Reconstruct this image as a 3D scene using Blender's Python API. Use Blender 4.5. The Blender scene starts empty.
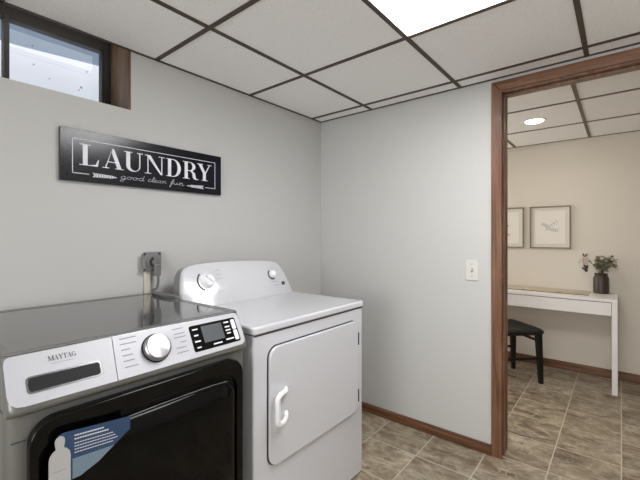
import bpy, bmesh, math, random
from mathutils import Vector, Matrix
random.seed(7)
PI = math.pi
S = bpy.context.scene
COL = S.collection

# ---------------------------------------------------------------- camera, world, exposure
YAW = math.radians(39.15)
cam_d = bpy.data.cameras.new('camera')
cam_d.sensor_width = 36; cam_d.lens = 36*369.69/640; cam_d.shift_y = -4.6/640
cam_d.clip_start = 0.02
cam = bpy.data.objects.new('camera', cam_d); COL.objects.link(cam)
cam.location = (-2.269, -1.838, 1.262)
cam.rotation_euler = (PI/2, 0, YAW-PI/2)
S.camera = cam

W = bpy.data.worlds.new('daylight'); S.world = W; W.use_nodes = True
bg = W.node_tree.nodes['Background']
bg.inputs['Color'].default_value = (0.97, 0.97, 1.0, 1); bg.inputs['Strength'].default_value = 2.75

S.view_settings.view_transform = 'Standard'; S.view_settings.look = 'None'
S.view_settings.gamma = 1.0; S.view_settings.use_curve_mapping = False
S.view_settings.exposure = -0.46
try:
    S.cycles.max_bounces = 14; S.cycles.diffuse_bounces = 10
except Exception: pass

def fill_light(name, loc, rot, sx, sy, power, col):
    d = bpy.data.lights.new(name, 'AREA'); d.shape = 'RECTANGLE'; d.size = sx; d.size_y = sy; d.energy = power; d.color = col
    o = bpy.data.objects.new(name, d); COL.objects.link(o); o.location = loc; o.rotation_euler = rot
# added fill lights, in openings made up for the left wall and office end
fill_light('fill_area_light', (-4.37, -1.65, 1.30), (PI/2, 0, -PI/2), 1.5, 1.2, 64, (1.0, .99, .975))
fill_light('fill_area_light', (1.0, .74, 1.30), (PI/2, 0, PI), 1.0, 1.1, 27, (1.0, .94, .85))

TROFFER = 20.0      # emission of the ceiling panel
DOWNLIGHT = 150.0

# ---------------------------------------------------------------- material helpers
def srgb(r, g, b):
    f = lambda c: (c/255/12.92) if c/255 <= .04045 else ((c/255+.055)/1.055)**2.4
    return (f(r), f(g), f(b), 1)

def mat(name, col, rough=.5, metal=0., coat=0., emis=None, es=0., spec=None, trans=0., ior=None):
    m = bpy.data.materials.new(name); m.use_nodes = True
    b = m.node_tree.nodes['Principled BSDF']
    b.inputs['Base Color'].default_value = col
    b.inputs['Roughness'].default_value = rough
    b.inputs['Metallic'].default_value = metal
    b.inputs['Coat Weight'].default_value = coat
    b.inputs['Coat Roughness'].default_value = .08
    if spec is not None: b.inputs['Specular IOR Level'].default_value = spec
    if emis:
        b.inputs['Emission Color'].default_value = emis; b.inputs['Emission Strength'].default_value = es
    b.inputs['Transmission Weight'].default_value = trans
    if ior: b.inputs['IOR'].default_value = ior
    return m

class NT:
    """small node-tree writer"""
    def __init__(s, m):
        s.nt = m.node_tree; s.b = s.nt.nodes['Principled BSDF']
    def n(s, t, **kw):
        x = s.nt.nodes.new(t)
        for k, v in kw.items(): setattr(x, k, v)
        return x
    def l(s, a, b): s.nt.links.new(a, b)
    def val(s, sock, v):
        if hasattr(v, 'default_value') or hasattr(v, 'is_output'): s.l(v, sock)
        else: sock.default_value = v
    def math(s, op, a, b=None, c=None):
        x = s.n('ShaderNodeMath', operation=op); s.val(x.inputs[0], a)
        if b is not None: s.val(x.inputs[1], b)
        if c is not None: s.val(x.inputs[2], c)
        return x.outputs[0]
    def pos(s):
        return s.n('ShaderNodeNewGeometry').outputs['Position']
    def mapping(s, v, scale=(1,1,1), loc=(0,0,0), rot=(0,0,0)):
        x = s.n('ShaderNodeMapping'); s.l(v, x.inputs[0])
        x.inputs['Scale'].default_value = scale; x.inputs['Location'].default_value = loc; x.inputs['Rotation'].default_value = rot
        return x.outputs[0]
    def noise(s, v, scale, detail=3, rough=.5, dist=0.):
        x = s.n('ShaderNodeTexNoise'); s.l(v, x.inputs['Vector'])
        x.inputs['Scale'].default_value = scale; x.inputs['Detail'].default_value = detail
        x.inputs['Roughness'].default_value = rough; x.inputs['Distortion'].default_value = dist
        return x.outputs['Fac']
    def ramp(s, f, stops):
        x = s.n('ShaderNodeValToRGB'); s.l(f, x.inputs[0]); r = x.color_ramp
        r.elements[0].position = stops[0][0]; r.elements[0].color = stops[0][1]
        r.elements[1].position = stops[-1][0]; r.elements[1].color = stops[-1][1]
        for p, c in stops[1:-1]:
            e = r.elements.new(p); e.color = c
        return x.outputs[0]
    def mix(s, f, a, b, mode='MIX'):
        x = s.n('ShaderNodeMix', data_type='RGBA', blend_type=mode)
        s.val(x.inputs[0], f); s.val(x.inputs[6], a); s.val(x.inputs[7], b)
        return x.outputs[2]
    def bump(s, h, strength=.2, dist=.001):
        x = s.n('ShaderNodeBump'); s.l(h, x.inputs['Height'])
        x.inputs['Strength'].default_value = strength; x.inputs['Distance'].default_value = dist
        s.l(x.outputs[0], s.b.inputs['Normal'])

def wall_mat(name, c):
    m = mat(name, c, .62, spec=.3); t = NT(m); p = t.pos()
    n1 = t.noise(p, 1.3, 2)
    t.l(t.mix(n1, tuple(x*.985 for x in c[:3])+(1,), tuple(min(1, x*1.015) for x in c[:3])+(1,)), t.b.inputs['Base Color'])
    t.bump(t.noise(p, 260, 2), .12, .0006)
    return m

def wood_mat(name, axis='z', dark=srgb(66,43,29), mid=srgb(113,76,52), light=srgb(140,104,77), rough=.38):
    m = mat(name, mid, rough, coat=.15); t = NT(m); p = t.pos()
    sc = {'x':(1.2,22,22), 'y':(22,1.2,22), 'z':(22,22,1.2)}[axis]
    v = t.mapping(p, sc)
    g = t.noise(v, 1.6, 6, .6, .7)
    fine = t.noise(t.mapping(p, tuple(q*4 for q in sc)), 2.2, 3, .6)
    c = t.ramp(g, [(.28, dark), (.5, mid), (.72, light)])
    f = t.ramp(fine, [(.35, (.72,.68,.66,1)), (.6, (1,1,1,1))])
    t.l(t.mix(.75, c, f, 'MULTIPLY'), t.b.inputs['Base Color'])
    t.bump(fine, .15, .0008)
    return m

def floor_mat():
    m = mat('stone_tile', srgb(140,130,115), .42, spec=.4); t = NT(m); p = t.pos()
    T = .305
    sep = t.n('ShaderNodeSeparateXYZ'); t.l(p, sep.inputs[0])
    ux = t.math('DIVIDE', t.math('SUBTRACT', sep.outputs[0], .025), T)
    uy = t.math('DIVIDE', t.math('ADD', sep.outputs[1], .010), T)
    ix, iy = t.math('FLOOR', ux), t.math('FLOOR', uy)
    fx, fy = t.math('FRACT', ux), t.math('FRACT', uy)
    ex = t.math('MINIMUM', fx, t.math('SUBTRACT', 1.0, fx)); ey = t.math('MINIMUM', fy, t.math('SUBTRACT', 1.0, fy))
    wob = t.math('MULTIPLY', t.noise(p, 60, 2), .004)
    gx = t.math('LESS_THAN', t.math('SUBTRACT', ex, wob), .0078); gy = t.math('LESS_THAN', t.math('SUBTRACT', ey, wob), .0078)
    grout = t.math('MAXIMUM', gx, gy)
    cell = t.n('ShaderNodeCombineXYZ'); t.l(ix, cell.inputs[0]); t.l(iy, cell.inputs[1])
    wn = t.n('ShaderNodeTexWhiteNoise', noise_dimensions='3D'); t.l(cell.outputs[0], wn.inputs['Vector'])
    off = t.n('ShaderNodeVectorMath', operation='MULTIPLY'); t.l(wn.outputs['Color'], off.inputs[0]); off.inputs[1].default_value = (9,9,0)
    vv = t.n('ShaderNodeVectorMath', operation='ADD'); t.l(p, vv.inputs[0]); t.l(off.outputs[0], vv.inputs[1])
    st = t.noise(t.mapping(vv.outputs[0], (3.0, 1.5, 1), rot=(0,0,.25)), 2.4, 6, .58, .8)
    cl = t.noise(vv.outputs[0], 11, 5, .65, .6)
    base = t.ramp(st, [(.32, srgb(98,87,73)), (.42, srgb(133,121,105)), (.50, srgb(158,148,132)), (.58, srgb(136,125,110)), (.70, srgb(180,172,158))])
    c2 = t.ramp(cl, [(.32, srgb(140,134,122)), (.5, srgb(182,175,163)), (.68, srgb(224,219,209))])
    col = t.mix(.70, base, c2, 'OVERLAY')
    vein = t.math('ABSOLUTE', t.math('SUBTRACT', t.noise(t.mapping(vv.outputs[0], (2.4,1.1,1), rot=(0,0,.6)), 2.4, 5, .6, 1.2), .5))
    vm = t.math('LESS_THAN', vein, .014)
    col = t.mix(t.math('MULTIPLY', vm, .35), col, srgb(194,188,174))
    tint = t.math('MULTIPLY_ADD', wn.outputs['Value'], .22, .87)
    tc = t.n('ShaderNodeCombineColor');
    for i in range(3): t.l(tint, tc.inputs[i])
    col = t.mix(1.0, col, tc.outputs[0], 'MULTIPLY')
    col = t.mix(grout, col, srgb(186,178,160))
    t.l(col, t.b.inputs['Base Color'])
    hh = t.math('SUBTRACT', t.math('MULTIPLY', cl, .3), grout)
    t.bump(hh, .35, .0015)
    return m

def ceil_mat():
    m = mat('acoustic_tile', srgb(218,216,211), .9, spec=.1); t = NT(m); p = t.pos()
    a = t.noise(p, 150, 3, .7)
    b = t.noise(p, 420, 2, .5)
    s = t.ramp(a, [(.30, srgb(232,232,232)), (.46, srgb(244,244,244)), (.7, srgb(248,248,248))])
    t.l(s, t.b.inputs['Base Color'])
    t.bump(t.math('ADD', a, b), .35, .0015)
    return m

def speckle(m, scale=500, amt=.06):
    t = NT(m); c = t.b.inputs['Base Color'].default_value[:]
    n = t.noise(t.pos(), scale, 2)
    t.l(t.mix(n, tuple(x*(1-amt) for x in c[:3])+(1,), tuple(min(1, x*(1+amt)) for x in c[:3])+(1,)), t.b.inputs['Base Color'])
    return m

M = {}
M['wall'] = wall_mat('painted_wall', srgb(193,193,191))
M['wall_office'] = wall_mat('painted_wall_office', srgb(214,207,196))
M['ceiling'] = ceil_mat()
M['floor'] = floor_mat()
M['tbar'] = speckle(mat('brown_grid_metal', srgb(78,67,60), .5, spec=.3))
M['tbar_office_lit'] = speckle(mat('brown_grid_metal_lit', srgb(112,96,83), .5, spec=.3))  # same brown bars, colour lightened to carry the office lighting
M['wood_z'] = wood_mat('stained_oak_upright', 'z')
M['wood_y'] = wood_mat('stained_oak_lengthwise', 'y')
M['wood_x'] = wood_mat('stained_oak_cross', 'x')
M['win_wood'] = wood_mat('window_board', 'z', srgb(78,62,46), srgb(104,84,64), srgb(124,104,82), .6)
M['win_frame'] = speckle(mat('window_frame_metal', srgb(66,62,58), .5, .3))
M['win_seal'] = speckle(mat('window_seal', srgb(34,34,34), .6))
M['white_enamel'] = speckle(mat('white_enamel', srgb(203,204,209), .22, coat=.9), 8, .006)
M['console_back'] = speckle(mat('grey_console_shell', srgb(136,137,139), .4), 8, .01)
M['white_plastic'] = speckle(mat('white_plastic', srgb(236,236,238), .32), 8, .006)
M['gap'] = speckle(mat('dark_gap', srgb(58,58,62), .7))
M['grey_print'] = speckle(mat('grey_print', srgb(128,130,138), .6))
M['black_print'] = speckle(mat('black_print', srgb(40,40,44), .5))
M['steel_top'] = mat('washer_top_metal', srgb(108,108,109), .07, .75, coat=.3)
M['steel_rim'] = mat('washer_rim_metal', srgb(122,122,122), .22, .7)
M['steel_body'] = speckle(mat('washer_body_metal', srgb(122,122,119), .4, .45), 8, .01)
M['silver_face'] = speckle(mat('silver_face', srgb(184,185,191), .42, .1), 8, .01)
M['chrome'] = mat('brushed_chrome', srgb(160,160,162), .30, 1.0)
_t = NT(M['chrome']); M['chrome'].node_tree.nodes['Principled BSDF'].inputs['Anisotropic'].default_value = .85
_g = _t.n('ShaderNodeTangent', direction_type='RADIAL', axis='Z'); _t.l(_g.outputs[0], _t.b.inputs['Tangent'])
M['black_gloss'] = speckle(mat('black_gloss', srgb(8,8,8), .10, spec=.25), 8, .02)
M['black_glass'] = speckle(mat('black_glass', srgb(6,6,6), .07, spec=.22), 8, .02)
M['dark_recess'] = speckle(mat('dark_recess', srgb(34,34,37), .5, spec=.2))
M['screen'] = speckle(mat('screen_glass', srgb(86,90,94), .2))
M['white_print'] = speckle(mat('white_print', srgb(225,226,232), .5))
M['sticker_blue'] = speckle(mat('sticker_blue', srgb(44,68,100), .5))
M['sticker_pale'] = speckle(mat('sticker_pale', srgb(112,132,146), .5))
M['sticker_white'] = speckle(mat('sticker_white', srgb(176,176,176), .5))
M['sign_board'] = speckle(mat('sign_board', srgb(23,24,32), .17, spec=.4), 60, .12)
M['sign_white'] = speckle(mat('sign_white', srgb(226,228,236), .6), 90, .08)
M['galv'] = speckle(mat('grey_box', srgb(138,138,138), .4, .5), 90, .1)
M['cord_grey'] = speckle(mat('cord_grey', srgb(112,112,112), .5))
M['raceway'] = speckle(mat('raceway', srgb(205,198,184), .5))
M['switch'] = speckle(mat('switch_plate', srgb(206,206,199), .35), 20, .01)
M['brass'] = mat('strike_metal', srgb(190,180,160), .3, 1.0)
M['desk'] = speckle(mat('white_desk', srgb(232,229,226), .3), 8, .01)
M['pad'] = speckle(mat('beige_pad', srgb(196,184,164), .6))
M['stool'] = speckle(mat('black_wood', srgb(13,12,12), .4))
M['stool_seat'] = speckle(mat('black_leather', srgb(17,16,17), .45))
M['vase'] = speckle(mat('dark_glass_vase', srgb(60,49,41), .45), 60, .35)
M['leaf'] = speckle(mat('eucalyptus_leaf', srgb(150,148,122), .6), 60, .35)
M['leaf_dark'] = speckle(mat('dark_leaf', srgb(62,58,46), .6), 60, .3)
M['stem'] = speckle(mat('stem', srgb(92,78,58), .7))
M['petal'] = speckle(mat('dry_petal', srgb(206,190,180), .7), 60, .1)
M['frame'] = wood_mat('frame_wood', 'z', srgb(112,98,80), srgb(138,122,102), srgb(156,140,118), .5)
M['paper'] = speckle(mat('art_paper', srgb(226,222,214), .7), 60, .01)
M['art_line'] = speckle(mat('art_line', srgb(172,174,168), .8))
M['art_blush'] = speckle(mat('art_blush', srgb(206,178,160), .8))
M['art_mat'] = speckle(mat('art_mat_board', srgb(212,207,197), .8))
M['light_white'] = mat('light_housing', srgb(235,235,232), .5)
M['diffuser'] = mat('troffer_diffuser', (1,1,1,1), .5, emis=(.985,.99,1.0,1), es=TROFFER)
M['led'] = mat('downlight_lens', (1,1,1,1), .5, emis=(1.0,.90,.76,1), es=DOWNLIGHT)
M['well'] = speckle(mat('window_well_white', srgb(226,230,236), .8), 6, .05)
M['eave'] = speckle(mat('garden_fence', srgb(104,120,136), .8), 6, .12)
M['glass'] = mat('window_glass', (1,1,1,1), .0, trans=1.0, ior=1.45)
M['spot'] = speckle(mat('glass_dirt', srgb(120,122,120), .9))

# ---------------------------------------------------------------- mesh helpers
WF = (Vector((0,0,0)), Vector((1,0,0)), Vector((0,1,0)), Vector((0,0,1)))
def frame(o, u, v):
    u = Vector(u).normalized(); v = Vector(v).normalized()
    return (Vector(o), u, v, u.cross(v).normalized())
def P3(F, a, b, c=0.): return F[0] + F[1]*a + F[2]*b + F[3]*c
def wallxz(y): return frame((0,y,0), (1,0,0), (0,0,1))      # u=x, v=z, n=-y
def wallyz(x): return frame((x,0,0), (0,-1,0), (0,0,1))     # u=-y, v=z, n=-x

def rr(x0, y0, x1, y1, r, n=6):
    out = []
    for cx, cy, a in ((x1-r,y1-r,0),(x0+r,y1-r,90),(x0+r,y0+r,180),(x1-r,y0+r,270)):
        for i in range(n+1):
            t = math.radians(a+90*i/n); out.append((cx+r*math.cos(t), cy+r*math.sin(t)))
    return out
def circle(cx, cy, r, n=28, a0=0, a1=360):
    full = abs(a1-a0) >= 360
    return [(cx+r*math.cos(math.radians(a0+(a1-a0)*i/(n if full else n-1))), cy+r*math.sin(math.radians(a0+(a1-a0)*i/(n if full else n-1)))) for i in range(n)]
def arcband(cx, cy, r0, r1, a0, a1, n=16):
    return circle(cx, cy, r1, n, a0, a1) + circle(cx, cy, r0, n, a1, a0)

class MB:
    def __init__(s): s.bm = bmesh.new()
    def face(s, vs):
        try: s.bm.faces.new(vs)
        except ValueError: pass
    def box(s, lo, hi):
        x0,y0,z0 = lo; x1,y1,z1 = hi
        v = [s.bm.verts.new(p) for p in ((x0,y0,z0),(x1,y0,z0),(x1,y1,z0),(x0,y1,z0),(x0,y0,z1),(x1,y0,z1),(x1,y1,z1),(x0,y1,z1))]
        for f in ((0,3,2,1),(4,5,6,7),(0,1,5,4),(1,2,6,5),(2,3,7,6),(3,0,4,7)): s.face([v[i] for i in f])
        return s
    def prism(s, poly, F, d0, d1, taper=1., c=None):
        if taper != 1.:
            cx, cy = c or (sum(p[0] for p in poly)/len(poly), sum(p[1] for p in poly)/len(poly))
            top = [(cx+(a-cx)*taper, cy+(b-cy)*taper) for a, b in poly]
        else: top = poly
        A = [s.bm.verts.new(P3(F, a, b, d0)) for a, b in poly]; B = [s.bm.verts.new(P3(F, a, b, d1)) for a, b in top]
        s.face(A[::-1]); s.face(B); n = len(A)
        for i in range(n): s.face((A[i], A[(i+1)%n], B[(i+1)%n], B[i]))
        return s
    def ring(s, outer, inner, F, d0, d1, inner2=None, di=None):
        di = d1 if di is None else di
        n = len(outer)
        A = [s.bm.verts.new(P3(F,a,b,d0)) for a,b in outer]; B = [s.bm.verts.new(P3(F,a,b,d1)) for a,b in outer]
        C_ = [s.bm.verts.new(P3(F,a,b,di)) for a,b in inner]; D = [s.bm.verts.new(P3(F,a,b,d0)) for a,b in inner]
        for i in range(n):
            j = (i+1)%n
            s.face((A[i],A[j],B[j],B[i])); s.face((B[i],B[j],C_[j],C_[i])); s.face((C_[i],C_[j],D[j],D[i])); s.face((D[i],D[j],A[j],A[i]))
        return s
    def loft(s, rings, cap=True):
        R = [[s.bm.verts.new(p) for p in r] for r in rings]; n = len(R[0])
        for k in range(len(R)-1):
            for i in range(n): s.face((R[k][i], R[k][(i+1)%n], R[k+1][(i+1)%n], R[k+1][i]))
        if cap: s.face(R[0][::-1]); s.face(R[-1])
        return s
    def lathe(s, prof, c, axis=(0,0,1), n=32):
        ax = Vector(axis).normalized(); u = ax.orthogonal().normalized(); w = ax.cross(u); c = Vector(c)
        return s.loft([[c+ax*h+(u*math.cos(2*PI*i/n)+w*math.sin(2*PI*i/n))*max(r,1e-4) for i in range(n)] for r, h in prof])
    def tube(s, pts, r, n=10, r1=None):
        pts = [Vector(p) for p in pts]; rings = []; m = len(pts)
        t0 = (pts[1]-pts[0]).normalized(); u = t0.orthogonal().normalized()
        for k, p in enumerate(pts):
            t = (pts[min(k+1,m-1)]-pts[max(k-1,0)]).normalized()
            u = (u - t*u.dot(t)); u = u.normalized() if u.length > 1e-6 else t.orthogonal().normalized()
            w = t.cross(u); rad = r if r1 is None else r+(r1-r)*k/(m-1)
            rings.append([p+(u*math.cos(2*PI*i/n)+w*math.sin(2*PI*i/n))*rad for i in range(n)])
        return s.loft(rings)
    def stroke(s, pts, F, w, d0, d1):
        """flat ribbon of width w along 2-D pts"""
        for k in range(len(pts)-1):
            a = Vector(pts[k]); b = Vector(pts[k+1]); d = (b-a)
            if d.length < 1e-6: continue
            d.normalize(); q = Vector((-d.y, d.x))*w/2; e = d*w*.25
            s.prism([tuple(a-e-q), tuple(b+e-q), tuple(b+e+q), tuple(a-e+q)], F, d0, d1)
        return s
    def build(s, name, m, parent=None, bev=0., seg=3, smooth=35, sub=0):
        bmesh.ops.remove_doubles(s.bm, verts=s.bm.verts, dist=1e-6) if sub else None
        bmesh.ops.recalc_face_normals(s.bm, faces=s.bm.faces)
        me = bpy.data.meshes.new(name); s.bm.to_mesh(me); s.bm.free()
        me.materials.append(m)
        me.shade_smooth()
        me.set_sharp_from_angle(angle=math.radians(smooth))
        o = bpy.data.objects.new(name, me); COL.objects.link(o)
        if parent is not None:
            root = parent
            while root.parent is not None: root = root.parent
            me.transform(Matrix.Translation(-root.location)) if root.type == 'EMPTY' else None
            o.parent = parent
        if bev:
            b = o.modifiers.new('bevel', 'BEVEL'); b.width = bev; b.segments = seg; b.limit_method = 'ANGLE'; b.angle_limit = math.radians(35)
            b.harden_normals = True
        if sub:
            d = o.modifiers.new('smooth', 'SUBSURF'); d.levels = sub; d.render_levels = sub
        return o

def thing(name, label, cat, loc=(0,0,0), group=None):
    o = bpy.data.objects.new(name, None); COL.objects.link(o); o.location = loc; o.empty_display_size = .05
    o['label'] = label; o['category'] = cat
    if group: o['group'] = group
    return o
def tag(o, label, cat, group=None):
    o['label'] = label; o['category'] = cat
    if group: o['group'] = group
    return o
def struct(mb, name, m, parent=None, **k):
    o = mb.build(name, m, parent, **k)
    if parent is None: o['kind'] = 'structure'
    return o

# ================================================================ THE SETTING
CH = 2.155                 # ceiling height
XL, YF = -4.25, -3.05      # left and front limits of the laundry room
XO, YO0, YO1 = 1.885, -3.9, .62    # office: far wall, and its ends
DY0, DY1, DZ = -2.14, -1.308, 2.070    # door opening between the jambs

struct(MB().box((XL-.15, YO0-.15, -.12), (XO+.15, YO1+.15, 0)), 'floor', M['floor'])

# back wall with the basement window opening
wb = MB(); WX0, WX1, WZ0, WZ1 = -2.30, -1.459, 1.868, 2.27
wb.box((XL-.15, 0, 0), (WX0, .30, 2.45)).box((WX1, 0, 0), (0, .30, 2.45)).box((WX0, 0, 0), (WX1, .30, WZ0)).box((WX0, 0, WZ1), (WX1, .30, 2.45))
struct(wb, 'wall_back', M['wall'])
def holed_wall(F, a0, a1, z1, h, d, name, m):
    # wall with one added opening for a fill light, h = (a, z, a, z)
    mb = MB()
    for q in ((a0,0,h[0],z1),(h[2],0,a1,z1),(h[0],0,h[2],h[1]),(h[0],h[3],h[2],z1)):
        mb.prism([(q[0],q[1]),(q[2],q[1]),(q[2],q[3]),(q[0],q[3])], F, 0, -d)
    struct(mb, name, m)
def fill_window(F, h, name):  # frame for an unseen window, added to go with a fill light
    O = [(h[0],h[1]),(h[2],h[1]),(h[2],h[3]),(h[0],h[3])]; k = .05
    I = [(h[0]+k,h[1]+k),(h[2]-k,h[1]+k),(h[2]-k,h[3]-k),(h[0]+k,h[3]-k)]
    w = struct(MB().ring(O, I, F, -.06, -.01), name, M['light_white'], bev=.003)
holed_wall(frame((XL,0,0),(0,1,0),(0,0,1)), YF-.15, 0, 2.45, (-2.4,.7,-.9,1.9), .15, 'wall_left', M['wall'])
fill_window(frame((XL,0,0),(0,1,0),(0,0,1)), (-2.4,.7,-.9,1.9), 'fill_window_left')  # added around the left fill light
struct(MB().box((XL, YF-.15, 0), (0, YF, 2.45)), 'wall_front', M['wall'])
wr = MB(); J = .02
wr.box((0, DY1+J, 0), (.115, .30, 2.45)).box((0, YF-.15, 0), (.115, DY0-J, 2.45)).box((0, DY0-J, DZ+J), (.115, DY1+J, 2.45))
struct(wr, 'wall_right', M['wall'])
struct(MB().box((XO, YO0, 0), (XO+.15, YO1+.15, 2.45)), 'wall_office_far', M['wall_office'])
holed_wall(frame((0,YO1,0),(1,0,0),(0,0,1)), .115, XO, 2.45, (.5,.75,1.5,1.85), .15, 'wall_office_left', M['wall_office'])
fill_window(frame((0,YO1,0),(1,0,0),(0,0,1)), (.5,.75,1.5,1.85), 'fill_window_office')  # added around the office fill light
struct(MB().box((-.05, YO0-.15, 0), (XO+.15, YO0, 2.45)), 'wall_office_right', M['wall_office'])
struct(MB().box((0, YO0, 0), (.115, YF-.15, 2.45)), 'wall_office_near', M['wall_office'])

# suspended ceilings: tiles laid between the grid lines, a bay left out for the light
gx = [-.1176-.61*k for k in range(7)]; gy = [-.4688-.6189*k for k in range(5)]
LX0, LX1, LY0, LY1 = gx[2], gx[1], gy[3], gy[1]
xs = [XL] + [x for x in sorted(gx) if x > XL] + [0]; ys = [YF] + [y for y in sorted(gy) if y > YF] + [0]
cb = MB()
for i in range(len(xs)-1):
    for j in range(len(ys)-1):
        cx, cy = (xs[i]+xs[i+1])/2, (ys[j]+ys[j+1])/2
        if LX0 < cx < LX1 and LY0 < cy < LY1: continue
        cb.box((xs[i], ys[j], CH), (xs[i+1], ys[j+1], CH+.02))
struct(cb, 'ceiling', M['ceiling'])
def grid(x0, x1, y0, y1, lx, ly, skip=None):
    g = MB(); w = .0105; t = .004
    for x in lx: g.box((x-w, y0, CH-t), (x+w, y1, CH))
    for y in ly: g.box((x0, y-w, CH-t-.0004), (x1, y+w, CH-.0002))
    g.box((x0, y0, CH-t), (x0+.014, y1, CH+.0)).box((x1-.014, y0, CH-t), (x1, y1, CH))
    g.box((x0, y0, CH-t), (x1, y0+.014, CH)).box((x0, y1-.014, CH-t), (x1, y1, CH))
    return g
gg = grid(XL, 0, YF, 0, [x for x in gx if x > XL], [y for y in gy if y > YF and abs(y-gy[2]) > .01])
gg.box((XL, gy[2]-.0105, CH-.0044), (LX0, gy[2]+.0105, CH)).box((LX1, gy[2]-.0105, CH-.0044), (0, gy[2]+.0105, CH))
struct(gg, 'trim_1', M['tbar'])
ox = [.09+.61*k for k in range(1,3)]; ox = [.695, 1.305]; oy = [-1.008-.61*k for k in range(-2,5)]
oc = MB().box((.115, YO0, CH), (XO, YO1, CH+.02))
struct(oc, 'ceiling', M['ceiling'])
struct(grid(.115, XO, YO0, YO1, ox, oy), 'trim_2', M['tbar_office_lit'])

# baseboards
def base(lo, hi, name, m, h):
    struct(MB().box((lo[0], lo[1], 0), (hi[0], hi[1], h)), name, m, bev=.004)
base((-.013, DY1+.046, 0), (0, 0, 0), 'baseboard_right', M['wood_y'], .062)
base((-.013, YF, 0), (0, DY0-.046, 0), 'baseboard_right', M['wood_y'], .062)
base((XL, -.013, 0), (-.013, 0, 0), 'baseboard_back', M['wood_x'], .062)
base((XO-.013, YO0, 0), (XO, YO1, 0), 'baseboard_far', M['wood_y'], .078)

# doorway: jambs, stops and mitred casing
dr = struct(MB().box((-.001, DY1, 0), (.116, DY1+J, DZ+J)).box((-.001, DY0-J, 0), (.116, DY0, DZ+J)).box((-.001, DY0, DZ), (.116, DY1, DZ+J)), 'door_1', M['wood_z'])
struct(MB().box((.04, DY1-.011, 0), (.075, DY1, DZ)).box((.04, DY0, 0), (.075, DY0+.011, DZ)).box((.04, DY0, DZ-.011), (.075, DY1, DZ)), 'stop', M['wood_z'], dr, bev=.002)
CW = .056
for side, x0, x1 in ((1, -.016, 0), (2, .115, .131)):
    Fy = frame((x1, 0, 0), (0,-1,0), (0,0,1))   # n = -x
    a, b, t = -DY1+.010, -DY0-.010, DZ+.008
    cs = MB(); D1 = .012
    cs.prism([(a-CW,0),(a,0),(a,t),(a-CW,t+CW)], Fy, 0, D1)
    cs.prism([(b,0),(b+CW,0),(b+CW,t+CW),(b,t)], Fy, 0, D1)
    struct(cs, 'side_casing', M['wood_z'], dr, bev=.004)
    struct(MB().prism([(a,t),(b,t),(b+CW,t+CW),(a-CW,t+CW)], Fy, 0, D1), 'head_casing', M['wood_y'], dr, bev=.004)
sp = struct(MB().prism(rr(.012, .985, .038, 1.045, .004), frame((0, DY1, 0), (1,0,0), (0,0,1)), 0, .002), 'strike_plate', M['brass'], dr)

# basement window in its recess
win = struct(MB().ring([(WX0,WZ0),(WX1,WZ0),(WX1,WZ1),(WX0,WZ1)], [(WX0+.045,WZ0+.05),(WX1-.05,WZ0+.05),(WX1-.05,WZ1-.07),(WX0+.045,WZ1-.07)], wallxz(.26), 0, .05), 'window_1', M['win_frame'], bev=.003)
struct(MB().box((WX1-.014, .002, WZ0), (WX1-.0005, .21, WZ1)).box((WX0+.0005, .002, WZ0), (WX0+.014, .21, WZ1)), 'recess_board', M['win_wood'], win)
struct(MB().box((WX0+.014, .03, WZ0), (WX1-.014, .21, WZ0+.003)).box((WX0+.014, .002, WZ1-.012), (WX1-.014, .21, WZ1)), 'recess_board', M['win_wood'], win)
struct(MB().box((-1.898, .200, WZ0+.04), (-1.879, .252, WZ1-.06)), 'mullion', M['win_frame'], win, bev=.002)
struct(MB().box((-1.515, .196, WZ0+.04), (-1.508, .212, WZ1-.06)).box((-1.482, .192, WZ0+.03), (-1.477, .212, WZ1)), 'seal', M['win_seal'], win)
struct(MB().box((-1.879, .222, WZ0+.045), (-1.509, .226, WZ1-.065)), 'pane', M['glass'], win)
struct(MB().box((WX0+.04, .236, WZ0+.045), (-1.898, .240, WZ1-.065)), 'pane', M['glass'], win)
sd = MB()
for x, z, r in ((-1.795,2.118,.005),(-1.79,2.035,.004),(-1.73,1.99,.003),(-1.575,2.075,.004),(-1.60,1.99,.006),(-1.61,1.975,.004),(-1.70,2.15,.002)):
    sd.prism([(x+r*math.cos(a)*random.uniform(.5,1.2), z+r*math.sin(a)*random.uniform(.5,1.2)) for a in [k*PI/5 for k in range(10)]], wallxz(.2218), 0, .0005)
struct(sd, 'dirt_spots', M['spot'], win)
# what stands outside the window: a pale well wall and the bluish fence behind it
wl = MB(); pts = [(-2.75,.30),(-2.72,.62),(-2.5,.84),(-2.1,.93),(-1.7,.93),(-1.25,.84),(-1.03,.62),(-1.0,.30)]
wl.prism(pts + [(a*1.0+(.03 if a > -1.9 else -.03), b+.03) for a, b in pts[::-1]], WF, 1.75, 2.385)
struct(wl, 'trim_3', M['well'])
struct(MB().box((-3.2, .30, 1.70), (-.6, 1.5, 1.75)), 'trim_4', M['well'])
struct(MB().box((-3.6, 1.7, 1.75), (.2, 1.76, 3.5)), 'trim_5', M['eave'])

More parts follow.
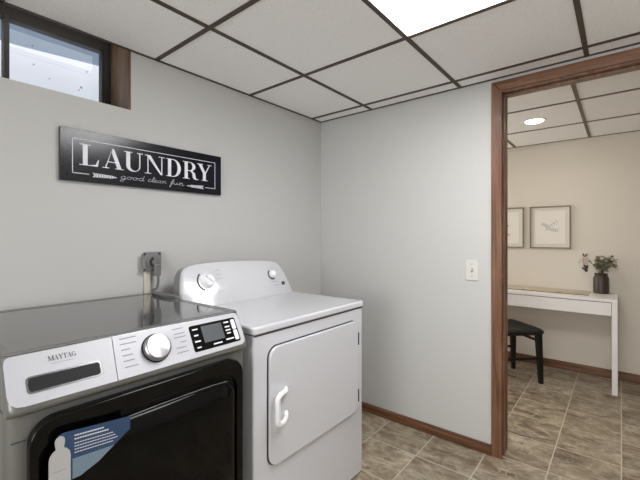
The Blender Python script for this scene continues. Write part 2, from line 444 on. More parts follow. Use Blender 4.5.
# ceiling light panel and the office downlight
tl = thing('ceiling_light', 'large bright square-cornered light panel set in the laundry ceiling grid', 'ceiling light', (-1.03, -1.7, CH))
MB().box((LX0+.012, LY0+.012, CH-.001), (LX1-.012, LY1-.012, CH+.003)).build('diffuser', M['diffuser'], tl)
MB().box((LX0, LY0, CH+.004), (LX1, LY1, CH+.07)).build('housing', M['light_white'], tl)
dl = thing('recessed_downlight', 'small round glowing recessed light in the office ceiling', 'ceiling light', (1.03, -1.312, CH))
MB().ring(circle(1.03,-1.312,.082,40), circle(1.03,-1.312,.062,40), frame((0,0,CH),(1,0,0),(0,-1,0)), 0, .004).build('trim_ring', M['light_white'], dl) if False else \
MB().loft([[Vector((1.03+r*math.cos(a), -1.312+r*math.sin(a), z)) for a in [2*PI*k/40 for k in range(40)]] for r, z in ((.062,CH-.0005),(.062,CH-.003),(.068,CH-.005),(.080,CH-.004),(.083,CH-.0005))], cap=False).build('trim_ring', M['light_white'], dl)
MB().loft([[Vector((1.03+r*math.cos(a), -1.312+r*math.sin(a), z)) for a in [2*PI*k/40 for k in range(40)]] for r, z in ((.0615,CH-.0005),(.0615,CH-.002))]).build('lens', M['led'], dl)

# ================================================================ WASHER
WL, WR = -2.076, -1.388
ws = thing('washing_machine', 'silver front-loading washing machine with black glass door and control knob, beside the white dryer', 'washing machine', (-1.73, -.41, 0))
wbm = MB()
wbm.prism(rr(WL, .045, WR, .775, .035, 8), frame((0,0,0), (1,0,0), (0,-1,0)), -.03, -.858)
wbm.box((WL+.004,-.705,.858),(WR-.004,-.045,.9525))
wbm.build('body', M['steel_body'], ws, bev=.002)
for x in (WL+.06, WR-.06):
    for y in (-.72, -.10):
        MB().lathe([(.024,0),(.024,.012),(.012,.014),(.012,.034)], (x,y,0), n=20).build('foot', M['gap'], ws)
tp = MB().ring(rr(WL, .04, WR, .735, .03, 6), rr(WL+.03, .075, WR-.03, .69, .02, 6), frame((0,0,.952), (1,0,0), (0,-1,0)), 0, -.029, di=-.026)
top = tp.build('top_rim', M['steel_rim'], ws, bev=.004)
MB().prism(rr(WL+.028, .073, WR-.028, .692, .02, 6), frame((0,0,.952), (1,0,0), (0,-1,0)), -.002, -.0255).build('top_panel', M['steel_top'], ws, bev=.0015)
# slanted control fascia
sv = Vector((0,.06,.11))
PF = frame((WL, -.795, .87), (1,0,0), sv)
fas = MB()
prof = [(-.725,.980),(-.7345,.9785),(-.7385,.9725),(-.7925,.8735),(-.7935,.866),(-.792,.858),(-.776,.848),(-.74,.842),(-.70,.842),(-.70,.98)]
fas.loft([[Vector((x, y+dy, z)) for y, z in prof] for x, dy in ((WL+.004,.012),(WL+.010,.004),(WL+.022,0),(WR-.03,0),(WR-.012,.006),(WR-.003,.018))])
fas.build('fascia', M['steel_body'], ws, smooth=50)
face = MB().prism([(.012,.022),(.02,.016),(.228,.006),(.238,.125),(.006,.125),(.004,.06)], PF, 0, .0022)
drw = MB().prism([(.034,.004),(.232,.002),(.238,.123),(.016,.123),(.010,.121),(.006,.115),(.004,.105),(.004,.036),(.006,.024),(.011,.014),(.019,.007)], PF, .0005, .003).build('detergent_drawer', M['silver_face'], ws, bev=.001)
face.bm.free()
MB().prism([(.2335,.002),(.650,.005),(.664,.012),(.670,.024),(.670,.108),(.664,.119),(.652,.123),(.2392,.1232)], PF, .0005, .003).build('control_panel', M['silver_face'], ws, bev=.001)
rc = MB().ring(rr(.040,.028,.200,.068,.009,5), rr(.044,.032,.196,.064,.007,5), PF, .003, .0045).build('drawer_handle', M['steel_rim'], drw)
MB().prism(rr(.044,.032,.196,.064,.007,5), PF, .0028, .0034).build('handle_recess', M['dark_recess'], drw)

# letters: polygons of a high-contrast serif face, unit height
def L_(s): return s
def rect(a, b, c, d): return [(a,b),(c,b),(c,d),(a,d)]
TH = .17; TN = .045; SE = .035
def glyph(ch):
    if ch == 'L':
        return .72, [rect(.12,0,.12+TH,1), rect(0,0,.62,SE), rect(0,1-SE,.41,1), [(.36,0),(.66,0),(.70,.33),(.67,.33),(.58,.08),(.36,.04)]]
    if ch == 'A':
        return .86, [[(.40,1),(.47,1),(.80,0),(.62,0),(.38,.78)], [(.36,.88),(.40,1),(.145,0),(.10,0)], rect(.20,.30,.62,.34), rect(0,0,.27,SE), rect(.52,0,.88,SE)]
    if ch == 'U':
        outer = [(.08+0,1)]
        return .84, [rect(.09,.26,.09+TH,1), rect(.66,.30,.66+TN,1), rect(0,1-SE,.35,1), rect(.56,1-SE,.82,1),
                     [(.09,.28)] + [(.09+.3075*(1-math.cos(t)), .28-.29*math.sin(t)) for t in [PI*k/12 for k in range(1,12)]] + [(.705,.30),(.66,.30)] + [(.46-.20*math.cos(t)*1.0, .28-.24*math.sin(t)) for t in [PI-PI*k/12 for k in range(1,12)]] + [(.26,.28)]]
    if ch == 'N':
        return .95, [rect(.12,0,.12+TN,1), [(.06,1),(.26,1),(.83,.0),(.76,0),(.74,.02)], rect(.785,0,.785+TN,1), rect(0,0,.29,SE), rect(0,1-SE,.22,1), rect(.66,1-SE,.95,1)]
    if ch == 'D':
        o = [(.36+.42*math.sin(t), .5+.5*math.cos(t)) for t in [PI*k/16 for k in range(17)]]
        i = [(.36+.24*math.sin(t), .5+.46*math.cos(t)) for t in [PI-PI*k/16 for k in range(17)]]
        return .84, [rect(.09,0,.09+TH,1), rect(0,0,.38,.04), rect(0,.96,.38,1), o+i]
    if ch == 'R':
        o = [(.38+.30*math.sin(t), .735+.265*math.cos(t)) for t in [PI*k/14 for k in range(15)]]
        i = [(.38+.13*math.sin(t), .735+.225*math.cos(t)) for t in [PI-PI*k/14 for k in range(15)]]
        return .84, [rect(.09,0,.09+TH,1), rect(0,0,.36,SE), rect(0,.96,.40,1), rect(.22,.47,.40,.51), o+i, [(.38,.49),(.50,.49),(.66,.36),(.70,.10),(.76,.03),(.86,.06),(.86,.02),(.74,-.02),(.60,.02),(.53,.12),(.50,.36)]]
    if ch == 'Y':
        return .86, [rect(.34,0,.34+TH,.46), [(.06,1),(.25,1),(.51,.44),(.34,.44)], [(.72,1),(.77,1),(.50,.42),(.45,.46)], rect(0,1-SE,.34,1), rect(.60,1-SE,.86,1), rect(.24,0,.61,SE)]
    if ch == 'M':
        return 1.05, [rect(.12,0,.12+TN,1), [(.08,1),(.26,1),(.54,.12),(.50,0),(.46,0)], [(.84,1),(.88,1),(.54,0),(.50,0)], rect(.80,0,.80+TH,1), rect(0,0,.29,SE), rect(0,1-SE,.26,1), rect(.68,0,1.06,SE), rect(.84,1-SE,1.06,1)]
    if ch == 'T':
        return .78, [rect(.30,0,.30+TH,1), rect(0,.95,.78,1), [(0,1),(.04,1),(.04,.72),(.0,.72)], [(.74,1),(.78,1),(.78,.72),(.74,.72)], rect(.20,0,.58,SE)]
    if ch == 'G':
        o = [(.42-.40*math.cos(t), .5+.51*math.sin(t)) for t in [math.radians(-140+k*270/20) for k in range(21)]]
        a = [(.44+.42*math.cos(t), .5+.51*math.sin(t)) for t in [math.radians(45+k*270/22) for k in range(23)]]
        b = [(.44+.25*math.cos(t), .5+.46*math.sin(t)) for t in [math.radians(315-k*270/22) for k in range(23)]]
        return .92, [a+b, rect(.62,0,.62+TH,.42), rect(.52,.40,.90,.44), [(.74,.95),(.77,.95),(.77,.68),(.74,.68)]]
def put(mb, ch, F, x, y, w, h, d0, d1):
    gw, polys = glyph(ch)
    for k, p in enumerate(polys):
        mb.prism([(x+a*w/gw, y+b*h) for a, b in p], F, d0, d1+.00004*k)

mt = MB(); x = .088
for ch, w in zip('MAYTAG', (.0135,.0105,.0105,.0095,.0105,.0105)):
    put(mt, ch, PF, x, .094+.0, w*.95, .0125, .003, .0034); x += w*.93
mt.build('brand_lettering', M['black_print'], drw)
MB().prism(rect(.092,.0865,.142,.0875), PF, .003, .0034).build('print_line', M['grey_print'], drw)
kn = Vector(P3(PF,.351,.064,.003)); nrm = PF[3]
MB().lathe([(.0425,0),(.0425,.003),(.040,.005)], kn, nrm, 40).build('knob_base', M['dark_recess'], ws)
kb = MB().lathe([(.038,.004),(.040,.007),(.039,.018),(.036,.0215),(.0335,.022),(.033,.021),(.0,.021)], (0,0,0), (0,0,1), 48).build('knob', M['chrome'], smooth=28)
kb.parent = ws; kb.location = kn-ws.location; kb.rotation_euler = nrm.to_track_quat('Z', 'Y').to_euler()
def marks(rows, F, d, mname, parent, name='cycle_marks', wd=.0028):
    m_ = MB()
    for (x0, x1, y) in rows: m_.prism(rect(x0, y-wd/2, x1, y+wd/2), F, d, d+.0004)
    return m_.build(name, M[mname], parent)
left = [(.256,.302,.1115),(.256,.300,.0960),(.256,.280,.0800),(.256,.284,.0635),(.256,.286,.0480),(.256,.293,.0310)]
right = [(.412,.449,.1075),(.415,.452,.0915),(.412,.452,.0800),(.430,.450,.0635),(.412,.446,.0470),(.410,.450,.0320)]
marks(left+right, PF, .003, 'grey_print', ws)
dp = MB().prism(rr(.468,.020,.650,.106,.007,5), PF, .003, .0048).build('display_panel', M['black_gloss'], ws)
MB().prism(rr(.510,.042,.590,.098,.002,3), PF, .0048, .0053).build('screen', M['screen'], dp)
for yy in (.064,.026): MB().prism(rr(.629,yy,.645,yy+.036,.005,4), PF, .0048, .0062).build('button', M['white_print'], dp)
wm = []
for k, yy in enumerate((.092,.072,.052,.032)): wm.append((.477+.002*(k%2),.497-.003*(k%2),yy))
for k, yy in enumerate((.094,.078,.066)): wm.append((.600,.620,yy))
wm += [(.540,.575,.031),(.592,.624,.035),(.602,.618,.055)]
marks(wm, PF, .0049, 'white_print', dp, 'display_marks', .0045)

# door
DF = wallxz(-.775)
o1 = rr(-2.036,.235,-1.428,.836,.056,10); i1 = rr(-2.012,.26,-1.452,.792,.062,10)
dor = MB().ring(o1, i1, DF, 0, .030, di=.024).build('door', M['black_gloss'], ws, bev=.006, seg=4)
i2 = rr(-2.012,.26,-1.452,.792,.062,10)
MB().prism(i2, DF, .004, .014).build('door_recess', M['black_gloss'], dor)
gl = MB(); rings = []
for inset, dpth in ((.012,.010),(.012,.026),(.016,.031),(.024,.034),(.06,.038),(.14,.042)):
    r_ = max(.055-inset*.3, .01)
    rings.append([P3(DF, a, b, dpth) for a, b in rr(-2.012+inset, .26+inset, -1.452-inset, .780-inset, r_, 10)])
gl.loft(rings); gl.build('door_glass', M['black_glass'], dor, smooth=60)
gb = MB().tube([P3(DF, a, b, .034) for a, b in ((-1.83,.7735),(-1.74,.7755),(-1.64,.7755),(-1.56,.7745),(-1.50,.7705))], .0011, 8)
gb.build('handle_edge_glint', M['chrome'], dor)  # thin bright tube standing in for the highlight on the door bevel
# seam on the front panel
MB().box((WL+.012,-.7762,.790),(-2.037,-.774,.792)).build('seam', M['gap'], ws)
MB().box((-1.427,-.7762,.790),(WR-.03,-.774,.792)).build('seam', M['gap'], ws)

# promotional sticker on the door glass, tilted with the curve of the glass
SF = frame((.006,-.8172,-.012),(1,0,0),(0,0,1))
st = MB().prism([(-1.992,.805),(-1.980,.808),(-1.828,.790),(-1.828,.756),(-1.905,.706),(-1.945,.690),(-1.985,.690)], SF, 0, .0006).build('sticker', M['sticker_blue'], ws)
MB().prism([(-1.962,.738),(-1.868,.7305),(-1.905,.706),(-1.945,.690),(-1.962,.690)], SF, .0006, .0010).build('pale_band', M['sticker_pale'], st)
bt = MB()
bh = [(-1.966,.600),(-1.966,.752),(-1.968,.762),(-1.974,.770),(-1.980,.774),(-1.979,.780),(-1.978,.786),(-1.978,.794),(-1.981,.800),(-1.988,.803)]
bt.prism(bh + [(-3.976-a, b) for a, b in bh[-2::-1]], SF, .0006, .0016)
bt.build('bottle_picture', M['sticker_white'], st)
tx = MB()
for k,(a,b,y0) in enumerate(((-1.958,-1.892,.791),(-1.958,-1.880,.7825),(-1.958,-1.868,.773),(-1.958,-1.862,.7655),(-1.958,-1.858,.758),(-1.958,-1.868,.7505))):
    for j in range(int((b-a)/.0055)):
        x0 = a+.0055*j; sl = -.1*(x0-a); tx.prism([(x0,y0+sl),(x0+.0044,y0+sl-.0004),(x0+.0044,y0+sl+.0014+(.0012 if k<2 else 0)),(x0,y0+sl+.0018+(.0012 if k<2 else 0))], SF, .0010, .0014)
tx.build('sticker_lines', M['white_print'], st)
tb = MB().prism(rect(-2.003,.690,-1.974,.6935), SF, .0016, .002).prism(rect(-2.001,.722,-1.977,.7232), SF, .0016, .002).build('bottle_lines', M['grey_print'], st)

# ================================================================ DRYER
DL, DR = -1.362, -.606
dy = thing('clothes_dryer', 'white clothes dryer with rounded square door, beside the silver washer', 'dryer', (-.987, -.44, 0))
MB().prism(rr(DL+.004,.13,DR-.004,.776,.008,4), frame((0,0,0),(1,0,0),(0,-1,0)), -.022, -.884).build('body', M['white_enamel'], dy, bev=.002)
for x in (DL+.06, DR-.06):
    for y in (-.72, -.19):
        MB().lathe([(.022,0),(.022,.01),(.012,.012),(.012,.025)], (x,y,0), n=20).build('foot', M['gap'], dy)
MB().box((DL+.008,-.7775,.8800),(DR-.008,-.15,.8865)).build('lid_gap', M['gap'], dy)
MB().prism(rr(DL,.125,DR,.784,.014,5), frame((0,0,0),(1,0,0),(0,-1,0)), -.8865, -.918).build('lid', M['white_enamel'], dy, bev=.009, seg=4)
# door
DF2 = wallxz(-.776)
od = rr(-1.286,.360,-.672,.826,.045,8)
MB().prism([(a*1, b) for a, b in rr(-1.290,.356,-.668,.830,.049,8)], DF2, 0, .0012).build('door_gap', M['gap'], dy)
dd = MB().prism(od, DF2, .001, .016).build('door', M['white_enamel'], dy, bev=.005, seg=4)
hd = MB()
hp = [(-1.196,.642,.000),(-1.214,.646,.018),(-1.236,.649,.030),(-1.262,.648,.034),(-1.276,.640,.035),(-1.279,.625,.036),(-1.279,.59,.037),(-1.279,.556,.036),(-1.276,.542,.035),(-1.262,.534,.034),(-1.236,.535,.030),(-1.214,.541,.018),(-1.196,.548,.000)]
hpts = [P3(DF2, a, b, c+.012) for a, b, c in hp]
rings = []
for k, p in enumerate(hpts):
    t = (hpts[min(k+1,len(hpts)-1)]-hpts[max(k-1,0)]).normalized()
    u = Vector((0,-1,0)) - t*(-t.y); u.normalize(); w = t.cross(u)
    u2 = t.cross(Vector((1,0,0))) if False else u
    rings.append([p+u*math.cos(2*PI*i/14)*.009+w*math.sin(2*PI*i/14)*.0115 for i in range(14)])
hd.loft(rings); hd.build('handle', M['white_plastic'], dd, smooth=70)
for z0 in (.700,.408): MB().box((-.6725,-.7935,z0),(-.666,-.776,z0+.062)).build('hinge', M['gap'], dd)
# console
cv = Vector((0,.07,.185))
CF = frame((DL, -.28, .925), (1,0,0), cv)
out = [(0.004,-.008),(.012,.03),(.022,.08),(.034,.130),(.046,.168),(.062,.188),(.090,.201),(.140,.208),(.234,.212),(.330,.212),(.429,.209),(.53,.204),(.620,.197),(.660,.190),(.684,.174),(.700,.150),(.716,.11),(.732,.05),(.744,-.008)]
cn = MB()
def csec(off, sc, low=0.):
    r = []
    for a, b in out:
        q = P3(CF, .374+(a-.374)*sc, b*sc if b > 0 else b, 0) + Vector((0, off, 0)); r.append(q)
    return r
cn.loft([csec(0,.982), csec(.004,.994), csec(.012,1.0), csec(.026,1.0), csec(.030,.99)])
cn = cn.build('console', M['white_enamel'], dy, smooth=55)
cb_ = MB()
cb_.loft([[q+Vector((0,0,-.004)) for q in csec(.028,.985)], [q+Vector((0,0,-.010 if q.z > 1 else 0)) for q in csec(.085,.975)], [q+Vector((0,0,-.020 if q.z > 1 else 0)) for q in csec(.11,.95)], [q+Vector((0,0,-.03 if q.z > 1 else 0)) for q in csec(.12,.90)]])
cb_.build('console_back', M['console_back'], cn, smooth=55)
kd = P3(CF,.168,.120,0)
MB().prism(arcband(.162,.118,.044,.052,128,250,18), CF, .0003, .0010).build('dial_arc', M['black_print'], dy)
dk = MB().lathe([(.040,0),(.039,.006),(.034,.010),(.030,.020),(.027,.023),(0,.0235)], kd, CF[3], 40).build('dial', M['white_plastic'], dy, smooth=40)
MB().prism([(.146,.138),(.150,.144),(.192,.106),(.188,.099)], CF, .022, .031).build('dial_grip', M['white_plastic'], dk, bev=.002)
MB().prism(arcband(.605,.114,.022,.031,118,300,16), CF, .0003, .0010).build('dial_arc', M['black_print'], dy)
MB().lathe([(.021,0),(.020,.008),(.016,.018),(.013,.020),(0,.0205)], P3(CF,.609,.116,0), CF[3], 32).build('dial', M['white_plastic'], dy, smooth=40)
MB().prism(rr(.668,.044,.688,.064,.003,3), CF, 0, .004).build('button', M['black_print'], dy)
mk = [(.092,.104,.140),(.084,.098,.118),(.094,.104,.096),(.222,.256,.168),(.226,.262,.146),(.222,.262,.122),(.216,.246,.060),(.212,.232,.050),(.590,.640,.068),(.60,.640,.048),(.588,.632,.155)]
marks(mk, CF, .0002, 'grey_print', dy, 'dial_marks', .0016)

# ================================================================ WALL OUTLET, CORD, SWITCH
ou = thing('power_outlet', 'grey metal heavy-duty outlet box on the wall above the washer', 'outlet', (-1.372, 0, 1.13))
MB().box((-1.410,-.030,1.095),(-1.334,-.0005,1.170)).build('box', M['galv'], ou, bev=.004)
MB().prism(rr(-1.419,1.084,-1.325,1.180,.008,4), wallxz(-.030), 0, .004).build('cover_plate', M['galv'], ou, bev=.001)
for x in (-1.409,-1.335):
    for z in (1.094,1.170): MB().lathe([(.006,0),(.006,.002),(.003,.003)], (x,-.034,z), (0,-1,0), 12).build('screw', M['gap'], ou)
MB().lathe([(.031,0),(.031,.008),(.028,.010)], (-1.372,-.034,1.130), (0,-1,0), 28).build('receptacle', M['cord_grey'], ou)
MB().prism(arcband(-1.366,1.130,.012,.026,100,255,12), wallxz(-.044), -.002, .001).build('slot', M['win_seal'], ou)
rw = tag(MB().box((-1.400,-.016,.60),(-1.370,-.0005,1.0835)).build('cable_raceway', M['raceway'], bev=.003), 'cream vertical cable raceway on the wall under the grey outlet', 'cable cover')
pts = []
ctrl = [(-1.352,-.054,1.064),(-1.350,-.050,1.030),(-1.352,-.040,1.000),(-1.372,-.044,.9925),(-1.398,-.10,.9895),(-1.402,-.17,.9890),(-1.396,-.24,.9890),(-1.382,-.285,.984),(-1.374,-.31,.955),(-1.374,-.32,.86)]
def catmull(c, n=6):
    c = [Vector(q) for q in c]; o = []
    for i in range(len(c)-1):
        p0, p1, p2, p3 = c[max(i-1,0)], c[i], c[i+1], c[min(i+2,len(c)-1)]
        for k in range(n):
            t = k/n; o.append(.5*((2*p1)+(p2-p0)*t+(2*p0-5*p1+4*p2-p3)*t*t+(3*p1-p0-3*p2+p3)*t**3))
    o.append(c[-1]); return o
cd = MB().tube(catmull(ctrl), .0065, 12).build('power_cord', M['cord_grey'], dy)
cd['label'] = 'grey power cord rising to the wall outlet'
MB().box((-1.371,-.060,1.060),(-1.338,-.046,1.118)).build('plug', M['cord_grey'], cd, bev=.006)

sw = thing('light_switch', 'white single toggle light switch plate between the dryer and the doorway', 'light switch', (0, -1.154, 1.056))
MB().prism(rr(1.116,.996,1.192,1.116,.006,4), wallyz(0), 0, .006).build('plate', M['switch'], sw, bev=.002)
MB().prism(rect(1.148,1.044,1.160,1.068), wallyz(0), .0058, .0068).build('slot', M['grey_print'], sw)
MB().prism(rect(1.150,1.052,1.158,1.066), wallyz(0), .006, .018, .8).build('toggle', M['switch'], sw)
for z in (1.021,1.091): MB().lathe([(.0032,0),(.0032,.001),(.002,.0015)], (-.006,-1.154,z), (-1,0,0), 10).build('screw', M['grey_print'], sw)

# ================================================================ LAUNDRY SIGN
sg = thing('wall_sign', 'black laundry sign with white lettering hung on the wall above the washer', 'sign', (-1.356, 0, 1.61))
MB().box((-1.757,-.020,1.496),(-.955,-.001,1.721)).build('board', M['sign_board'], sg, bev=.001)
GF = wallxz(-.020)
bd = MB(); bwid = .0028
X0,X1,Z0,Z1 = -1.713,-.996,1.530,1.681
bd.prism(rect(X0,Z1-bwid,X1,Z1),GF,0,.0008).prism(rect(X0,Z0,X0+bwid,Z1),GF,0,.0008).prism(rect(X1-bwid,Z0,X1,Z1),GF,0,.0008)
bd.prism(rect(X0,Z0,-1.648,Z0+bwid),GF,0,.0008).prism(rect(-1.062,Z0,X1,Z0+bwid),GF,0,.0008)
bd.build('border_line', M['sign_white'], sg)
lt = MB()
for ch, a, b in (('L',-1.686,-1.606),('A',-1.594,-1.504),('U',-1.500,-1.410),('N',-1.402,-1.300),('D',-1.292,-1.204),('R',-1.198,-1.106),('Y',-1.112,-1.020)):
    put(lt, ch, GF, a, 1.569, b-a, .092, 0, .0008)
lt.build('lettering', M['sign_white'], sg)
# cursive words: one pen stroke per letter, unit x-height
CU = {
 'g': [[(.62,.85),(.35,1),(.08,.7),(.1,.2),(.35,.02),(.6,.35),(.64,.9),(.6,-.3),(.4,-.95),(.1,-.9),(.15,-.5),(.55,-.15),(.85,.1)]],
 'o': [[(.4,.95),(.1,.75),(.1,.2),(.38,0),(.65,.3),(.6,.8),(.4,.95),(.55,.75),(.85,.75)]],
 'd': [[(.6,.85),(.35,1),(.08,.65),(.12,.15),(.38,.02),(.6,.35),(.72,2.0),(.66,.2),(.9,.1)]],
 'c': [[(.6,.8),(.4,1),(.12,.7),(.1,.2),(.4,0),(.8,.25)]],
 'l': [[(0,.1),(.35,1.0),(.45,1.8),(.25,1.9),(.18,1.2),(.22,.1),(.55,.1)]],
 'e': [[(0,.2),(.4,.5),(.5,.85),(.3,1),(.1,.6),(.15,.1),(.45,0),(.8,.3)]],
 'a': [[(.6,.85),(.35,1),(.08,.65),(.12,.15),(.38,.02),(.6,.35),(.64,.9),(.64,.2),(.85,.05),(1,.2)]],
 'n': [[(0,.7),(.15,.95),(.18,0),(.25,.6),(.5,1),(.62,.8),(.62,.15),(.8,.02),(1,.3)]],
 'f': [[(.05,.3),(.4,1.2),(.5,1.9),(.32,2.0),(.22,1.2),(.16,-.9),(.02,-1.0),(.1,-.3),(.5,.3),(.7,.4)],[(0,.9),(.5,.95)]],
 'u': [[(0,.9),(.1,.3),(.3,.02),(.52,.3),(.6,.95),(.6,.2),(.8,.05),(1,.3)]],
}
ADV = {'g':.85,'o':.85,'d':.9,'c':.75,'l':.5,'e':.75,'a':.98,'n':.98,'f':.6,'u':.98}
cw = MB()
for word, a, b in (('good',-1.517,-1.405),('clean',-1.388,-1.290),('fun',-1.270,-1.193)):
    tot = sum(ADV[c] for c in word); sx = (b-a)/tot; sy = .0125; x = a
    for c in word:
        for stv in CU[c]:
            pv = catmull([(p[0], p[1], 0) for p in stv], 4)
            pv = [(x+q.x*sx+.35*q.y*sy*.8, 1.5285+q.y*sy) for q in pv]
            cw.stroke(pv, GF, .0018, 0, .0008)
        x += ADV[c]*sx
cw.build('script_lettering', M['sign_white'], sg)
def sprig(x0, x1, z, flip):
    m_ = MB(); m_.stroke([(x0,z),(x1,z)], GF, .0016, 0, .0008)
    n_ = 8
    for k in range(n_):
        x = x0+(x1-x0)*(k+.7)/n_; d = .011*(1 if not flip else -1); h = .0105*(1-.35*k/n_ if not flip else 1-.35*(n_-k)/n_)
        for s in (-1,1):
            m_.prism([(x,z),(x-d*.4,z+s*h*.75),(x-d*1.25,z+s*h),(x-d*.75,z+s*h*.25)], GF, 0, .0008)
    tip = x1 if not flip else x0; dd_ = .012 if not flip else -.012
    m_.prism([(tip-dd_*.3,z-.004),(tip+dd_,z),(tip-dd_*.3,z+.004)], GF, 0, .0008)
    m_.build('leaf_sprig', M['sign_white'], sg)
sprig(-1.628,-1.542,1.530,False); sprig(-1.165,-1.082,1.531,True)

# ================================================================ OFFICE: DESK, STOOL, VASE, PICTURES
dk_ = thing('writing_desk', 'white writing desk with a slim drawer front against the office wall', 'desk', (1.66, -1.1, 0))
YA, YB = -1.818, -.42; XA, XB = 1.447, 1.868
MB().box((XA, YA, .731), (XB, YB, .755)).build('desktop', M['desk'], dk_, bev=.002)
MB().box((XA+.012, YA+.040, .630), (XB-.01, YB-.040, .725)).build('drawer_box', M['desk'], dk_)
MB().box((XA+.010, YA+.037, .725), (XB-.01, YB-.037, .731)).build('shadow_gap', M['gap'], dk_)
MB().box((XA+.002, YA+.039, .624), (XA+.014, YB-.039, .7255)).build('drawer_front', M['desk'], dk_, bev=.001)
for x in (XA, XB-.036):
    for y in (YA, YB-.036):
        MB().box((x, y, 0), (x+.036, y+.036, .731)).build('leg', M['desk'], dk_, bev=.002)
for y in (YA, YB-.036):
    MB().box((XA+.036, y+.002, .63), (XB-.036, y+.034, .731)).build('side_rail', M['desk'], dk_)
dm = thing('desk_pad', 'thin beige desk pad covering the back of the white desk', 'desk pad', (1.71, -1.1, .755))
MB().box((1.575, -1.628, .7552), (XB-.004, -.60, .7585)).build('pad', M['pad'], dm)
MB().box((1.569, -1.628, .7552), (1.575, -.60, .7592)).build('edge_strip', M['vase'], dm)
for y in (-1.42,-1.137): MB().box((1.566,y-.018,.7592),(1.580,y+.018,.7640)).build('clip', M['galv'], dm)

ang = math.radians(46.6); ca, sa = math.cos(ang), math.sin(ang)
sl = thing('stool', 'black stool with cushioned seat standing in front of the white desk', 'stool', (1.352, -1.052, 0))
def sp_(a, b, z): return Vector((1.352+ca*a-sa*b, -1.052+sa*a+ca*b, z))
for a in (-.172,.172):
    for b in (-.172,.172):
        q = 1.0 if True else 0
        rings = []
        for z, h, k in ((0,.015,1.06),(.20,.019,1.02),(.425,.022,.98)):
            rings.append([sp_(a*k+i*h, b*k+j*h, z) for i, j in ((-1,-1),(1,-1),(1,1),(-1,1))])
        MB().loft(rings).build('leg', M['stool'], sl, bev=.003)
for nm, z, h, ax, kk in (('stretcher',.362,.010,0,.985),('stretcher',.215,.010,1,1.02),('apron',.418,.007,0,.98),('apron',.418,.007,1,.98)):
    for s_ in (-1,1):
        c = .172*s_*kk; e = .160
        P = [(-e,c-.009),(e,c-.009),(e,c+.009),(-e,c+.009)]
        if ax: P = [(p[1],p[0]) for p in P]
        MB().loft([[sp_(p[0],p[1],z-h) for p in P],[sp_(p[0],p[1],z+h) for p in P]]).build(nm, M['stool'], sl, bev=.003)
se = MB(); rings = []
for k, z in ((.97,.424),(1.0,.430),(1.01,.440),(1.0,.448),(.93,.462),(.78,.476),(.5,.485),(.2,.488)):
    h = .208*k
    rings.append([sp_(x, y, z) for x, y in rr(-h,-h,h,h,.035*k,4)])
se.loft(rings); se.build('seat', M['stool_seat'], sl, smooth=60)

vs = tag(MB().lathe([(.050,0),(.056,.005),(.057,.05),(.056,.130),(.052,.145),(.046,.152),(.046,.168),(.049,.173),(.043,.173),(.042,.150),(.050,.12),(.050,.012),(0,.010)], (1.800,-1.703,.7552), n=40).build('vase', M['vase'], smooth=40),
         'dark brown vase standing on the right end of the white desk', 'vase')
bq = thing('foliage_bouquet', 'bunch of dried leafy stems standing in the dark brown vase', 'plant', (1.80,-1.703,.90))
def leafmesh(m_, p, d, up, ln, wd):
    d = d.normalized(); s = d.cross(up).normalized(); n_ = s.cross(d)
    ring = []
    prof_ = ((0,.0),(.18,.6),(.45,1.0),(.75,.72),(1,.0))
    L = [p+d*ln*t+s*wd*w/2+n_*(.12*ln*w) for t, w in prof_]; R = [p+d*ln*t-s*wd*w/2+n_*(.12*ln*w) for t, w in prof_]; C0 = [p+d*ln*t for t, w in prof_]
    for A in (L, R):
        for k in range(4):
            vs_ = [m_.bm.verts.new(q) for q in (C0[k], C0[k+1], A[k+1], A[k])]
            m_.face(vs_)
def sprig3(tipv, n, kind, ln=.030, wd=.026):
    b0 = Vector((1.80,-1.703,.92)) + Vector((random.uniform(-.012,.012),random.uniform(-.012,.012),0))
    tip = Vector(tipv); mid = (b0+tip)/2+Vector((0,0,.02))
    path = catmull([b0, mid, tip], 6)
    sm = MB().tube(path, .0016, 6).build('stem', M['stem'], bq)
    m_ = MB()
    for k in range(n):
        t = .35+.65*k/(n-1); p = path[min(int(t*(len(path)-1)), len(path)-1)]
        d = Vector((random.uniform(-1,1),random.uniform(-1,1),random.uniform(-.5,.8))); up = Vector((random.uniform(-.4,.4),random.uniform(-.4,.4),1))
        leafmesh(m_, p, d, up, ln*random.uniform(.8,1.3), wd*random.uniform(.8,1.2))
    m_.build('leaves', M[kind], sm, smooth=80)
for tv in ((1.79,-1.665,1.045),(1.76,-1.69,1.03),(1.80,-1.72,1.03),(1.82,-1.755,1.045),(1.80,-1.80,1.045),(1.77,-1.815,1.005),(1.83,-1.76,.99),(1.78,-1.655,1.0),(1.80,-1.70,.985),(1.76,-1.765,1.00),(1.79,-1.73,1.075),(1.81,-1.78,1.075),(1.79,-1.68,1.07),(1.77,-1.75,1.06),(1.79,-1.73,1.05),(1.82,-1.68,1.04),(1.78,-1.785,1.035)):
    sprig3(tv, 17, 'leaf')
sprig3((1.77,-1.60,1.045), 4, 'leaf_dark', .020, .014)
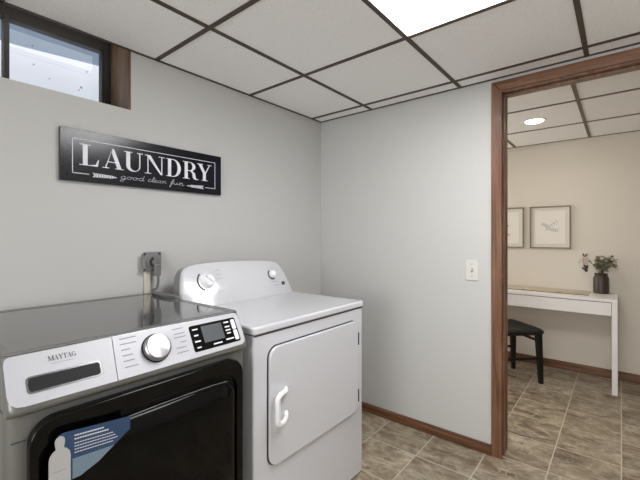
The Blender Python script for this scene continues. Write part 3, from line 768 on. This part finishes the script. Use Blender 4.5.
# drooping flower on the left side
pth = catmull([(1.80,-1.69,.93),(1.785,-1.635,1.02),(1.775,-1.595,1.075),(1.77,-1.575,1.055),(1.77,-1.585,1.0),(1.77,-1.595,.965)], 5)
fs = MB().tube(pth, .0016, 6).build('stem', M['stem'], bq)
fm = MB(); fd = MB(); fp = MB()
for k in range(22): leafmesh(fm, Vector((1.77,-1.572,1.045))+Vector((0,random.uniform(-.03,.018),random.uniform(-.03,.025))), Vector((random.uniform(-.4,.4),random.uniform(-1,1),random.uniform(-1,1))), Vector((1,.2,.3)), .026, .016)
for k in range(14): leafmesh(fd, Vector((1.77,-1.592,.968))+Vector((0,random.uniform(-.010,.010),random.uniform(-.012,.016))), Vector((.2,random.uniform(-1,1),random.uniform(-1,1))), Vector((1,.2,.3)), .026, .022)
for k in range(5): leafmesh(fd, Vector((1.77,-1.585,1.082))+Vector((0,random.uniform(-.012,.012),random.uniform(-.008,.010))), Vector((.2,random.uniform(-1,1),random.uniform(-.6,1))), Vector((1,.2,.3)), .022, .012)
fm.build('petals', M['petal'], fs, smooth=80); fd.build('leaves', M['leaf_dark'], fs, smooth=80)

def picture(y1, y0, label, kind):
    # y1 left edge (larger y), y0 right edge
    z0, z1 = 1.137, 1.542; x = XO
    t = thing('framed_picture', label, 'picture', (x, (y0+y1)/2, (z0+z1)/2), None)
    F = frame((x,0,0),(0,-1,0),(0,0,1))
    O = rect(-y1, z0, -y0, z1); I = rect(-y1+.011, z0+.011, -y0-.011, z1-.011)
    MB().ring(O, I, F, 0.001, .022).build('frame', M['frame'], t, bev=.001)
    MB().prism(I, F, .001, .010).build('mat_board', M['art_mat'], t)
    cu, cz = -(y0+y1)/2, (z0+z1)/2
    pp = MB().prism(rect(-y1+.045, z0+.045, -y0-.045, z1-.045), F, .010, .0108).build('print', M['paper'], t)
    a_ = MB()
    if kind == 0:
        for q0, q1 in (((-.05,-.04),(.05,.05)),((-.02,-.015),(.055,-.03)),((0,0),(-.055,.03))):
            a_.stroke([(cu+q0[0],cz+q0[1]),(cu+q1[0],cz+q1[1])], F, .002, .0108, .0113)
            for k in range(1,6):
                for s in (-1,1):
                    px, pz = q0[0]+(q1[0]-q0[0])*k/5, q0[1]+(q1[1]-q0[1])*k/5
                    an = math.atan2(q1[1]-q0[1], q1[0]-q0[0])+s*.9; l = .022
                    dx, dz = math.cos(an)*l, math.sin(an)*l
                    a_.prism([(cu+px,cz+pz),(cu+px+dx*.5-dz*.22,cz+pz+dz*.5+dx*.22),(cu+px+dx,cz+pz+dz),(cu+px+dx*.5+dz*.22,cz+pz+dz*.5-dx*.22)], F, .0108, .0113)
        a_.build('leaf_drawing', M['art_line'], pp)
    else:
        for q in ((-.03,.06),(.01,.02),(-.02,-.03),(.02,-.07)):
            a_.prism([(cu+q[0]+.03*math.cos(v)*(.7+.3*math.cos(3*v)), cz+q[1]+.018*math.sin(v)) for v in [2*PI*k/14 for k in range(14)]], F, .0108, .0113)
        a_.stroke([(cu-.03,cz+.09),(cu+.01,cz),(cu-.01,cz-.1)], F, .003, .0108, .0115)
        a_.build('flower_drawing', M['art_blush'], pp)
picture(-1.140, -1.477, 'framed leaf drawing in a thin brown frame, nearest the vase', 0)
picture(-.750, -1.087, 'framed botanical print partly hidden by the door casing', 1)
